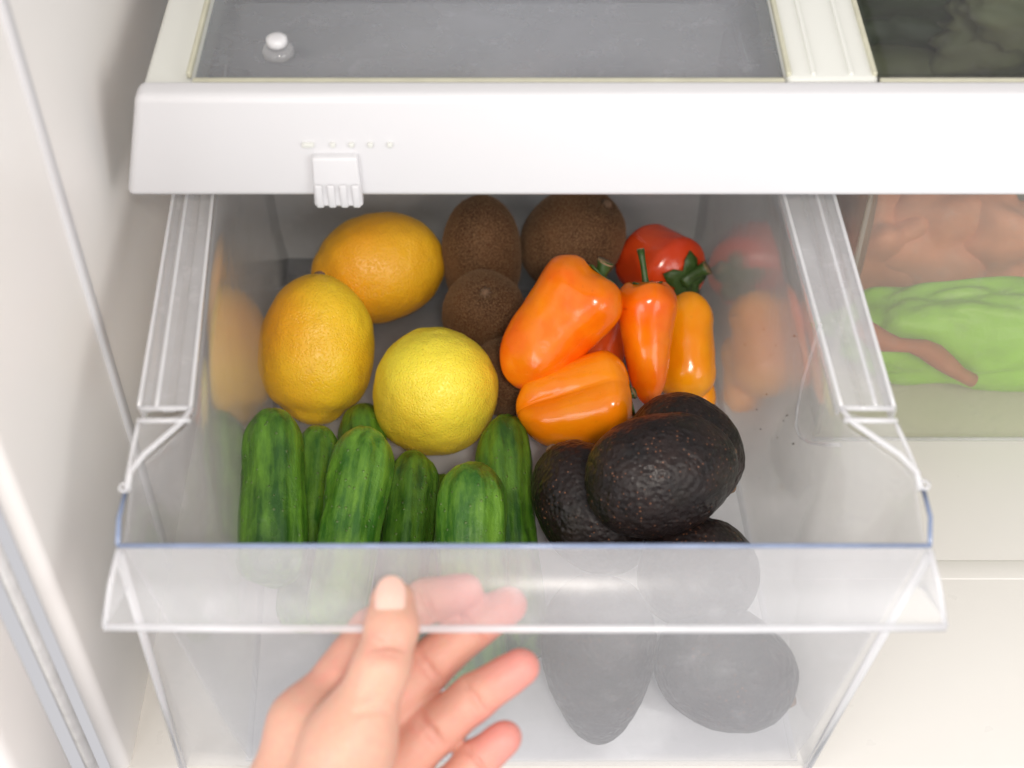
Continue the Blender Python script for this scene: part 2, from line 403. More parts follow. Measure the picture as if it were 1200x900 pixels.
# ------------------------------------------------------------------ the drawer
dr = empty('crisper_drawer', (0, .15, 0))
tag(dr, 'clear plastic crisper drawer pulled open and filled with fruit and vegetables', 'drawer')
YB = .388
def skew(y): return -.055 * y
Lb0, Rb0 = -.139, .149                     # floor corners at the front
def lerp(a, b, f): return a + (b - a) * f
bottom = [(Lb0, .0028, -.0022), (Rb0, .0028, -.0022), (Rb0 + skew(YB), YB, -.0022), (Lb0 + skew(YB), YB, -.0022)]
top = [(x, y, 0.0) for x, y, z in bottom]
hexa('bottom_panel', bottom, top, M['floor'], dr, 0)
def wall_side(sgn):
    xb0 = Lb0 if sgn < 0 else Rb0
    def topx(y): return (-.142 - .073 * (y - .0626)) if sgn < 0 else (.1457 - .049 * (y - .0626))
    cor = (-.1660, .0028) if sgn < 0 else (.1762, .0028)
    tops = []
    for k in range(9):                   # curved flare to the front corner
        f = k / 8
        y = lerp(cor[1], .0626, f); e = 3 * f * f - 2 * f ** 3
        e2 = max(0, (f - .45) / .55); e2 = 3 * e2 * e2 - 2 * e2 ** 3
        tops.append((lerp(cor[0], topx(.0626), e2), y, lerp(.189, .205, e)))
    for k in range(1, 7):
        y = lerp(.0626, YB, k / 6); tops.append((topx(y), y, .205))
    rows = []
    for r in range(9):
        f = r / 8; row = []
        for (tx, ty, tz) in tops:
            bx = xb0 + skew(ty)
            z = tz * f
            g = f
            # small rounded foot where the wall meets the bottom
            x = lerp(bx, tx, g) if f > 0 else bx - sgn * .002
            row.append((x, ty, z + .0002))
        rows.append(row)
    return loft('side_panel', rows, .0018, M['side'], dr, flip=(sgn < 0)), tops
sp, topsL = wall_side(-1); sp2, topsR = wall_side(1)
xl, xr = Lb0 + skew(YB), Rb0 + skew(YB)
slab('back_panel', [(xl, YB, 0), (xr, YB, 0), (topsR[-1][0], YB, .205), (topsL[-1][0], YB, .205)], -.002, M['back'], dr)
# front panel: a plate wider than the box behind it
slab('front_panel', [(-.1712, 0, -.002), (.1536, 0, -.002), (.1768, 0, .1885), (-.1664, 0, .1885)], -.0024, M['front'], dr)
LO = (-.026, .1695)                       # y and z of the handle lip's lower edge
lw0, lw1 = at_y(122, 735, LO[0])[0], at_y(1108, 735, LO[0])[0]
rows = []
for k in range(7):
    f = k / 6; b = math.sin(math.pi * f) * .0025
    rows.append([(lerp(-.1664, lw0, f), lerp(0, LO[0], f) - b * .5, lerp(.1905, LO[1], f) + b), (lerp(.1768, lw1, f), lerp(0, LO[0], f) - b * .5, lerp(.1905, LO[1], f) + b)])
loft('handle_lip', rows, .0020, M['lip'], dr, flip=False)
tube('lip_bead', [(lw0, LO[0], LO[1]), (-.1, LO[0] - .0006, LO[1] - .0004), (.1, LO[0] - .0006, LO[1] - .0004), (lw1, LO[0], LO[1])], .0017, M['bead'], dr)
tube('top_edge', [(-.1668, .0004, .1912), (0, .0002, .1914), (.1772, .0004, .1912)], .0011, M['blue'], dr)
for xs, lw, xb in ((-.1664, lw0, -.1712), (.1768, lw1, .1536)):
    slab('end_gusset', [(xs, -.0004, .1885), (lw, LO[0] + .001, LO[1]), (lerp(lw, xs, .4), -.0035, LO[1] - .006), (lerp(xs, xb, .15), -.0004, .165)], .0015, M['lip'], dr)
    tube('corner_edge', [(xs, -.0016, .188), (lerp(xs, xb, .5), -.0016, .094), (xb, -.0016, -.001)], .0021, M['bead'], dr)
    tube('lip_end_edge', [(xs, -.001, .1905), (lerp(xs, lw, .5) , LO[0] * .5, .1825), (lw, LO[0], LO[1])], .0012, M['bead'], dr)
# rails along the top of the side walls
def rail(sgn, tops):
    px_out = (165, 205) if sgn < 0 else (1045, 975)
    o0, o1 = at_z(px_out[0], 480, .206), at_z(px_out[1], 232, .206)
    sx = (o1[0] - o0[0]) / (o1[1] - o0[1])
    ys_ = [.0626, .12, .2, .3, YB]
    inner = lambda y: (-.142 - .073 * (y - .0626)) if sgn < 0 else (.1457 - .049 * (y - .0626))
    outer = lambda y: o0[0] + sx * (y - o0[1])
    prof = [(0, .2045), (.0, .208), (.06, .2092), (.30, .2092), (.36, .2075), (.50, .2072), (.62, .2095), (.72, .2095), (.80, .2075), (.95, .2075), (1.0, .2085), (1.0, .1985)]
    rows = [[(lerp(inner(y), outer(y), f), y, z) for f, z in prof] for y in ys_]
    loft('rail', rows, .0016, M['rail'], dr, flip=True)
    for f in (0.01, .66, 1.0):
        tube('rail_edge', [(lerp(inner(y), outer(y), f), y, .2098) for y in ys_], .0009, M['bead'], dr, 8)
    for yy in ((.0626, .0555)):
        tube('rail_crossbar', [(inner(yy), yy, .2088), (outer(yy), yy, .2085)], .0012, M['bead'], dr, 8)
    # the flange that tapers down to the front corner
    c0 = tops[3]; ce = (-.1685, .0286, .192) if sgn < 0 else (.1795, .030, .192)
    rin = [(p[0], p[1], p[2] + .003) for p in tops[3:9]]
    rout = [(lerp(ce[0], outer(.0555), k / 5), lerp(ce[1], .0555, k / 5), lerp(ce[2], .2065, (k / 5) ** .8)) for k in range(6)]
    mid = [tuple(lerp(a[i], b[i], .5) - (.0012 if i == 2 else 0) for i in range(3)) for a, b in zip(rin, rout)]
    loft('rail_flare', [rin, mid, rout], .0016, M['lip'], dr, flip=(sgn > 0))
    tube('flare_edge', [(p[0], p[1], p[2] + .0008) for p in rin], .0013, M['bead'], dr, 8)
    tube('flare_edge', rout, .0010, M['bead'], dr, 8)
    tube('corner_eyelet', [(ce[0] + .0022 * math.cos(a), ce[1] + .001 + .0022 * math.sin(a), ce[2] + .002) for a in [2 * math.pi * k / 14 for k in range(14)]], .0009, M['bead'], dr, 6, closed=True)
    tube('side_edge', [(sgn * .1668 + (.010 if sgn > 0 else 0), .0008, .1912), (ce[0] + sgn * .0002, ce[1] * .5, .192), ce], .0011, M['blue'], dr, 8)
rail(-1, topsL); rail(1, topsR)
# moulded line on the right wall, recessed pads in the rear floor corner
def on_right(y, z): return (lerp(Rb0 + skew(y), .1457 - .049 * (y - .0626), z / .205) - .0004, y, z)
pts = []
for u, v in ((984, 521), (965, 521), (949, 519), (938, 512), (933, 500), (934, 480), (941, 445), (952, 410), (962, 380)):
    p = at_z(u, v, .10)
    for _ in range(30): p = CP + (p - CP) * ((on_right(p[1], p[2])[0]) / p[0])
    pts.append(tuple(p))
tube('moulded_line', pts, .0008, M['rail'], dr, 6)
for x0, y0 in ((-.135, .318), (-.155, .318)):
    q = [(x0 - .008, y0, .0006), (x0 + .008, y0, .0006), (x0 + .008, y0 + .04, .0006), (x0 - .008, y0 + .04, .0006)]
    tube('floor_rib', q, .0007, M['bead'], dr, 6, closed=True)

# crumbs
vs, fs = [], []
def crumb(p, s):
    b = len(vs); q = [Vector((random.uniform(-1, 1), random.uniform(-1, 1), random.uniform(-.5, .5))).normalized() * s * random.uniform(.6, 1.2) for _ in range(6)]
    base = [Vector((1, 0, 0)), Vector((-1, 0, 0)), Vector((0, 1, 0)), Vector((0, -1, 0)), Vector((0, 0, 1)), Vector((0, 0, -1))]
    for k in range(6): vs.append(Vector(p) + base[k] * s * random.uniform(.5, 1.3))
    for a, c, e in ((0, 2, 4), (2, 1, 4), (1, 3, 4), (3, 0, 4), (2, 0, 5), (1, 2, 5), (3, 1, 5), (0, 3, 5)): fs.append((b + a, b + c, b + e))
for u, v in ((893, 365), (893, 376), (895, 386), (873, 404), (887, 434), (931, 394), (909, 405), (903, 417), (887, 480), (922, 487), (918, 493), (891, 503), (884, 503), (911, 513), (898, 462), (946, 500), (901, 540), (890, 560), (930, 520)):
    p = at_z(u, v, .05 + random.random() * .01); y = p[1]
    for _ in range(12):                                     # walk the ray down to the wall face
        z = (p[2]); xw = on_right(p[1], z)[0]; p = CP + (p - CP) * ((xw - .0003) / p[0])
    crumb(p, random.uniform(.0003, .0009))
for u, v in ((360, 318), (340, 325), (325, 340), (350, 345), (317, 330), (292, 322), (365, 312)):
    crumb(at_z(u, v, .001), random.uniform(.0004, .0010))
cr = mesh('crumbs', vs, fs, M['crumb'], None, False)
tag(cr, 'tiny dark crumbs scattered on the drawer wall and bottom', 'crumbs', kind='stuff')

# ------------------------------------------------------------------ lemons
def lemon(label, loc, axis, a, b, mat, seed, roll=0, nip=1.0):
    L = 2 * a
    def prof(s):
        z = 2 * s - 1; r = b * max(0, 1 - abs(z) ** 2.25) ** .52
        if z > .80: r = max(r, b * .20 * nip * math.sqrt(max(0, 1 - ((z - .80) / .20) ** 2)) + b * .02)
        return max(r, .0004)
    def dsp(p, s, th): return .0018 * nz3(p, 30) + .0006 * nz3(p, 110) - (.0016 * math.exp(-((s - .90) / .05) ** 2) * nip)
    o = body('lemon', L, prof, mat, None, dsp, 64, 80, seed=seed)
    place(o, loc, axis, roll); tag(o, label, 'lemon', 'lemons in the drawer')
    st = body('stem_button', .004, lambda s: .0030 * max(.02, math.sin(math.pi * min(.999, max(.001, s)))) ** .5, M['scar'], lambda s, t: 1 + .25 * math.sin(5 * t), None, 8, 20, parent=o)
    st.location = (0, 0, -a + .0006)
    return o
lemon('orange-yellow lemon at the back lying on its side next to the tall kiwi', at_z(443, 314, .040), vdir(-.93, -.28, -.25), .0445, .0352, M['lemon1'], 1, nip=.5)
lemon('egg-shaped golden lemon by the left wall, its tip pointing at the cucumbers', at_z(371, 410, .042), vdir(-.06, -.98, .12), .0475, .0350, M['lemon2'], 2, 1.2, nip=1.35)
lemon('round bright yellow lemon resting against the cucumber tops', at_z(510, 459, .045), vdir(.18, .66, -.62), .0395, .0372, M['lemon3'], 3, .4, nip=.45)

# ------------------------------------------------------------------ kiwis
def kiwi(label, loc, axis, a, b, seed, flat=1.0):
    def prof(s): z = 2 * s - 1; return max(.0004, b * max(0, 1 - abs(z) ** 2.3) ** .5)
    def dsp(p, s, th): return .0009 * nz3(p, 45) - .0022 * math.exp(-((1 - s) / .012) ** 2)
    o = body('kiwi', 2 * a, prof, M['kiwi'], lambda s, t: 1 - .06 * (1 - flat) * math.cos(2 * t), dsp, 48, 64, seed=seed)
    place(o, loc, axis, seed); tag(o, label, 'kiwi', 'kiwis in the drawer')
    hv, hf = [], []
    me = o.data; rnd = random.Random(seed)
    polys = [p for p in me.polygons if len(p.vertices) == 4]
    for _ in range(5200):
        p = rnd.choice(polys); 
        c = p.center + Vector((rnd.uniform(-1, 1), rnd.uniform(-1, 1), rnd.uniform(-1, 1))) * .0012
        c = c * (1.0); n_ = p.normal
        c = c - n_ * (c - p.center).dot(n_)
        d = (n_ + Vector((rnd.uniform(-1, 1), rnd.uniform(-1, 1), rnd.uniform(-1, 1))) * .8).normalized() * rnd.uniform(.0008, .0018)
        t = n_.cross(d).normalized() * .00011
        k = len(hv); hv.extend([c - t - n_ * .0002, c + t - n_ * .0002, c + d]); hf.append((k, k + 1, k + 2))
    fz = mesh('fuzz', hv, hf, M['fuzz'], o, False); tag(fz, kind='stuff')
    sc = body('stem_scar', .006, lambda s: .0033 * max(.05, math.sin(math.pi * min(.99, max(.02, s)))) ** .6, M['scar'], lambda s, t: 1 + .35 * math.sin(7 * t + 9 * s), None, 10, 28, parent=o)
    sc.location = (0, 0, a - .0015)
    return o
kiwi('tall kiwi standing beside the rearmost lemon', at_z(565, 300, .045), vdir(.02, -.9, .45), .0405, .0262, 11)
kiwi('small kiwi in front of the tall one, its dark stem scar facing up', at_z(567, 368, .034), vdir(.06, .40, -.86), .030, .0268, 12)
kiwi('largest kiwi at the back, with a woody stem end at its top right', at_z(671, 281, .045), vdir(.60, .58, -.55), .0375, .0325, 13)
kiwi('dark kiwi half hidden under the big orange pepper', at_z(603, 440, .026), vdir(1, .2, 0), .030, .0250, 14)

# ------------------------------------------------------------------ peppers
def pepper(label, loc, axis, L, rtop, rtip, mat, seed, roll=0, lob=3, depth=.10, pw=.5, stem=None, bend=0, flat=1.0, notch=0.0, sharp=1.0, stemr=.0028, stemlen=.016, sdir=(0, .15, 1), star=False):
    """local +z is the stem end"""
    def prof(s):
        q = 1 - s                             # 0 at stem, 1 at tip
        r = lerp(rtop, rtip, q ** 1.15)
        if q < .24: r *= (1 - ((.24 - q) / .24) ** 2.4 * .52)
        e = .30 if rtip > .010 else .22
        if q > 1 - e: r *= math.sqrt(max(0, 1 - ((q - (1 - e)) / e) ** 2.2))
        return max(r, .0005)
    def lobes(s, th):
        q = 1 - s
        d = depth * (1 - .45 * q)
        c = .5 + .5 * math.cos(lob * th)
        f = 1 - d * (1 - c) ** 1.5
        if notch: f -= notch * max(0, 1 - (abs(((th + math.pi) % (2 * math.pi)) - math.pi) / .75)) ** 1.5 * (.25 + .85 * q)
        return f
    def dsp(p, s, th): return .0020 * nz3(p, 34) + .0004 * nz3(p, 120)
    def bd(s, r, th):
        q = 1 - s
        dip = (-.0055 if not star else 0) * max(0, 1 - r / (rtop * .60)) if q < .1 else 0
        return (bend * (1 - (2 * s - 1) ** 2), 0, dip + (.0016 if depth > .02 else 0) * math.cos(lob * th) * (1 if q < .2 else 0) * min(1, r / rtop))
    e = empty('pepper'); 
    o = body('flesh', L, prof, mat, lobes, dsp, 72, 96, parent=e, seed=seed, bend=bd)
    o.scale = (1, flat, 1)
    if stem != 'none':
        sd = Vector(sdir).normalized() if not star else (aim(axis, camroll(loc, axis) + roll).to_3x3().inverted() @ vdir(.85, .45, -.35)).normalized(); z0 = L / 2 - (.006 if not star else .0015)
        path = [Vector((0, 0, z0)) + sd * stemlen * k / 6 + Vector((.0012 * math.sin(k * .5), 0, 0)) for k in range(7)]
        rr = [stemr * 1.9, stemr * 1.25, stemr, stemr * .95, stemr * .95, stemr * 1.05, stemr * 1.25]
        st = tube('stem', path, rr, M['stem'], None, 12); st.parent = e
        cut = body('cut_end', .0012, lambda s: stemr * 1.22, M['cut'], None, None, 4, 16); cut.parent = st
        cut.matrix_local = Matrix.Translation(path[-1]) @ aim(sd)
        cv = []; cf = []
        n_ = 20
        def surf(q_r):
            for m_ in range(200):
                s_ = 1 - m_ / 400
                if prof(s_) * lobes(s_, 0) >= q_r: return (s_ - .5) * L - (.0055 if not star else 0) * max(0, 1 - q_r / (rtop * .6)) * (1 if m_ < 40 else 0)
            return 0
        for k in range(n_):
            a = 2 * math.pi * k / n_; rr_ = rtop * (.34 + .12 * (k % 4 == 0) + .05 * (k % 2)) if not star else rtop * (.78 if k % 4 == 0 else .62 if k % 2 else .40)
            up = (.0010, .0016, .0012) if not star else (.001, .0022, .0026)
            for q_, u_ in zip((.25, .6, 1), up): cv.append((rr_ * q_ * math.cos(a), rr_ * q_ * math.sin(a), surf(rr_ * q_) + u_))
        for k in range(n_):
            b, c = 3 * k, 3 * ((k + 1) % n_)
            cf += [(b, b + 1, c + 1, c), (b + 1, b + 2, c + 2, c + 1)]
        cv.append((0, 0, cv[0][2] + .0004)); cf += [(3 * k, 3 * ((k + 1) % n_), len(cv) - 1) for k in range(n_)]
        cx = mesh('calyx', cv, cf, M['stem'], e); sm = cx.modifiers.new('s', 'SOLIDIFY'); sm.thickness = .0009
    place(e, loc, axis, camroll(loc, axis) + roll); tag(e, label, 'pepper', 'mini peppers in the drawer'); return e

pepper('biggest orange pepper lying diagonally on top of the others', at_t(653, 385, .855), vdir(.62, .78, -.05), .084, .0300, .0195, M['pep_o'], 21, R(43), 3, .16, stem='y', stemr=.0042, sdir=(.1, -.35, 1), stemlen=.013)
pepper('slender orange pepper tapering to a blunt point, leaning on the yellow one', at_t(759, 402, .865), vdir(-.03, .93, -.10), .074, .0208, .0080, M['pep_o'], 22, R(15), 3, .07, stemr=.0019, stemlen=.025, sdir=(-.1, -.1, 1))
pepper('yellow-orange pepper upright beside the slender orange one', at_t(803, 408, .905), vdir(-.02, .9, .10), .068, .0205, .0185, M['pep_y'], 23, R(20), 3, .08, stem='none')
pepper('amber pepper mostly hidden behind the yellow-orange one', at_t(815, 440, .925), vdir(-.10, .9, .2), .052, .0130, .0120, M['pep_y'], 24, R(20), 3, .08, stem='none')
pepper('squat amber pepper with a deep crease, in front of the biggest one', at_t(674, 476, .850), vdir(.97, .16, -.06), .0690, .0335, .0205, M['pep_a'], 25, R(-26), 2, .05, notch=.40, stemr=.0030, stemlen=.007, sdir=(.1, -.3, 1))
pepper('round red pepper with a thick green stalk in the rear right', at_t(773, 311, .955), vdir(.52, -.40, -.66), .054, .0265, .0235, M['pep_r'], 26, R(10), 4, .0, stemr=.0040, stemlen=.017, star=True)
pepper('coral-red pepper peeking out beneath the biggest orange one', at_t(698, 404, .93), vdir(.3, .7, .1), .052, .0215, .0190, M['pep_d'], 27, R(50), 3, .05, stem='none')

# ------------------------------------------------------------------ cucumbers
def cuke(label, head, tail, r, mat, seed, bend=.0):
    H, T = Vector(head), Vector(tail); L = (H - T).length
    rnd = random.Random(seed); ph = rnd.uniform(0, 6)
    def prof(s):
        z = 2 * s - 1; w = 1.0 + .05 * math.sin(s * 5 + ph)
        if s > .76: w *= math.sqrt(max(0, 1 - ((s - .76) / .24) ** 2.5))
        if s < .13: w *= math.sqrt(max(0, 1 - ((.13 - s) / .13) ** 2.4))
        return max(.0006, r * w)
    def lobes(s, th): return 1 + .026 * math.cos(9 * th + ph + 2 * s) + .016 * math.cos(5 * th - ph)
    def dsp(p, s, th):
        return .0016 * nz3((p.x, p.y, p.z * .45), 85) + .0009 * max(0, nz3((p.x, p.y, p.z * .8), 210) - .15)
    o = body('cucumber', L, prof, mat, lobes, dsp, 90, 88, bend=bend, seed=seed)
    place(o, (H + T) / 2, H - T, rnd.uniform(0, 6)); tag(o, label, 'cucumber', 'mini cucumbers in the drawer')
    st = body('blossom_end', .003, lambda s: .0022 * max(.1, math.sin(math.pi * min(.95, max(.05, s)))), M['scar'], lambda s, t: 1 + .2 * math.sin(5 * t), None, 6, 16, parent=o)
    st.location = (0, 0, L / 2 - .0008)
    return o
cuke('thick dark cucumber at the left end of the row, touching the drawer wall', at_t(320, 481, .80), (-.1255, .070, .062), .0172, M['cuke'], 31, 0)
cuke('narrow cucumber squeezed behind the two at the left of the row', at_t(374, 499, .84), (-.113, .065, .024), .0150, M['cuke2'], 32, -.002)
cuke('lighter green cucumber leaning left over the narrow one', at_t(431, 503, .805), (-.0935, .050, .048), .0168, M['cuke2'], 33, 0)
cuke('cucumber under the yellow lemon, in the middle of the row', at_t(487, 531, .845), (-.060, .030, .018), .0155, M['cuke'], 34, -.0025)
cuke('bright cucumber with a brownish tip, lying on top right of the middle one', at_t(552, 543, .79), (-.0195, .024, .024), .0186, M['cuke2'], 35)
cuke('long cucumber at the right end of the row, next to the avocados', at_t(591, 489, .855), (.006, .050, .020), .0165, M['cuke'], 36, .003)
cuke('short cucumber poking up at the back, left of the yellow lemon', at_t(424, 476, .88), (-.082, .120, .016), .0140, M['cuke'], 37)
cuke('almost black shaded cucumber end sunk between two cucumbers right of centre', at_t(516, 560, .855), (-.0405, .045, .016), .0140, M['cuke'], 38)

# ------------------------------------------------------------------ avocados
def avo(label, loc, axis, a, b, seed, roll=0, pear=.0):
    def prof(s):
        z = 2 * s - 1; return max(.0005, b * max(0, 1 - abs(z) ** 2.1) ** .5 * (1 - pear * z))
    def dsp(p, s, th): return .0013 * nz3(p, 45) + .0004 * nz3(p, 160) + .0003 * nz3(p, 420)
    o = body('avocado', 2 * a, prof, M['avo'], None, dsp, 90, 110, seed=seed)
    place(o, loc, axis, roll); tag(o, label, 'avocado', 'avocados in the drawer')
    st = body('stem_button', .004, lambda s: .0032 * max(.1, math.sin(math.pi * min(.95, max(.05, s)))) ** .6, M['scar'], lambda s, t: 1 + .15 * math.sin(5 * t), None, 8, 20, parent=o)
    st.location = (0, 0, a - .0006); return o
avo('shiny dark avocado on top of the avocado pile, with glints on its near side', at_t(774, 556, .757), vdir(.93, .28, .10), .0410, .0322, 41, 0, .04)
avo('avocado behind the topmost one, touching the peppers', at_t(803, 529, .812), vdir(.75, -.6, .1), .0350, .0310, 42, 1, .05)
avo('speckled brownish avocado beside the rightmost cucumber', at_t(693, 594, .800), vdir(-.55, .80, .15), .0400, .0305, 43, 2, .05)
avo('avocado below the topmost one at the right, cut by the drawer rim', at_t(818, 672, .765), vdir(.9, -.2, .2), .0330, .0300, 44, 3, .03)
avo('pear-shaped avocado standing against the inside of the drawer front', (.0450, .0395, .0370), (.0, -.60, -.80), .0450, .0290, 45, 4, .24)
avo('oval avocado lying low in the front right corner', (.1115, .0375, .0325), vdir(.86, -.42, -.1), .0385, .0320, 46, 5, .03)

# ------------------------------------------------------------------ neighbouring drawer and what it holds
XN = .1885; YN = .226
nd = empty('closed_drawer', (.4, YN, -.004))
tag(nd, 'closed frosted plastic drawer to the right of the open one', 'drawer')
slab('front_panel', [(XN, YN, -.0045), (.585, YN, -.0045), (.585, YN + .0, .221), (XN, YN + .0, .221)], -.0026, M['nfront'], nd)
slab('side_panel', [(XN + .003, YN + .003, -.0045), (XN + .003, .60, -.0045), (XN + .001, .60, .205), (XN + .001, YN + .003, .205)], .0022, M['side'], nd)
tube('base_edge', [(XN, YN - .001, -.0035), (.585, YN - .001, -.0035)], .0014, M['rail'], nd, 8)
def blob(name, loc, size, mat, seed, amp=.12, sc=22, rot=(0, 0, 0), fold=0):
    vs, fs = [], []; nzz, na = 48, 64; off = Vector((seed, seed * 2.3, -seed))
    for i in range(nzz + 1):
        ph = math.pi * i / nzz
        for k in range(na):
            th = 2 * math.pi * k / na; d = Vector((math.sin(ph) * math.cos(th), math.sin(ph) * math.sin(th), math.cos(ph)))
            e = Vector([math.copysign(abs(c) ** .8, c) for c in d])
            r = 1 + amp * nz3(e * .05 + off, sc) + (fold * abs(nz3(e * .05 + off * 1.7, sc * 2.2)) if fold else 0)
            vs.append(Vector((e.x * size[0], e.y * size[1], e.z * size[2])) * r)
    for i in range(nzz):
        for k in range(na):
            a, b = i * na + k, i * na + (k + 1) % na; fs.append((a, a + na, b + na, b))
    o = mesh(name, vs, fs, mat); o.location = loc; o.rotation_euler = rot; return o
bag = blob('green_bag', (.292, .272, .041), (.084, .025, .036), M['bag'], 3, .30, 22, fold=.26); tag(bag, 'crumpled bright green bag behind the closed drawer front', 'bag')
bp = []
for k in range(10):
    u, v = lerp(1008, 1140, k / 9), lerp(382, 440, k / 9) + 6 * math.sin(k * .9)
    bp.append(at_y(u, v, .240))
bd_ = tube('tie_band', bp, [.0056 + .0014 * math.sin(k * 1.3) for k in range(10)], M['band'], None, 10); bd_.scale = (1, 1, 1); bd_.parent = bag; bd_.matrix_parent_inverse = Matrix.Translation(bag.location).inverted()
for k, (u, v, sx, lab) in enumerate(((1030, 296, .022, 'salmon-pink lump behind the left end of the green bag'), (1100, 292, .030, 'widest salmon-pink lump behind the middle of the green bag'), (1168, 296, .024, 'duller salmon lump behind the right part of the green bag'))):
    b = blob('food_pouch', at_z(u, v, .035), (sx * 1.35, .026, .038), M['salmon'], 5 + k, .5, 24); b.location.y = .365; tag(b, lab, 'food pouch', 'salmon-pink lumps behind the green bag')
b = box('tray_lid', (.20, .395, .088), (.56, .47, .096), M['lid'], None, .002); tag(b, 'pinkish grey flat lid far back in the closed drawer', 'lid')
b = blob('vegetable', (.262, .50, .070), (.05, .035, .03), M['moss'], 9, .2, 20); tag(b, 'olive green vegetable at the very back of the closed drawer', 'vegetable')
b = blob('root_vegetable', (.213, .350, .080), (.014, .045, .075), M['brown'], 12, .15, 20); tag(b, 'brown upright item between the two drawers', 'vegetable')
for k, (x, y, m_, lab) in enumerate(((.25, .53, 'leaf', 'dark green leafy clump seen through the right glass pane'), (.37, .50, 'moss', 'olive leafy clump seen through the right glass pane'), (.33, .56, 'leaf', 'darkest leafy clump in the rear of the closed drawer'))):
    b = blob('leafy_clump', (x, y, .13), (.07, .035, .05), M[m_], 14 + k, .5, 34, fold=.5); tag(b, lab, 'leafy vegetable', 'leafy clumps in the closed drawer')
# small jar on the glass shelf
jl = at_z(322, 72, zt)
jar = empty('glass_jar', (jl[0], jl[1] + .012, zt - .005)); tag(jar, 'small clear jar standing on the glass shelf', 'jar')
def lathe(name, pr, mat, parent, seg=28):
    vs = [(r * math.cos(2 * math.pi * k / seg), r * math.sin(2 * math.pi * k / seg), z) for r, z in pr for k in range(seg)]
    fs = [(i * seg + k, i * seg + (k + 1) % seg, (i + 1) * seg + (k + 1) % seg, (i + 1) * seg + k) for i in range(len(pr) - 1) for k in range(seg)]
    return fixn(mesh(name, vs, fs + [tuple(range(seg)), tuple(range((len(pr) - 1) * seg, len(pr) * seg))], mat, parent))
lathe('jar_body', [(.006, .0003), (.0075, .001), (.0078, .003), (.0070, .005), (.0045, .006)], M['jar'], jar)
lathe('jar_lid', [(.0046, .0062), (.0052, .0075), (.0050, .010), (.003, .011)], M['trim'], jar)

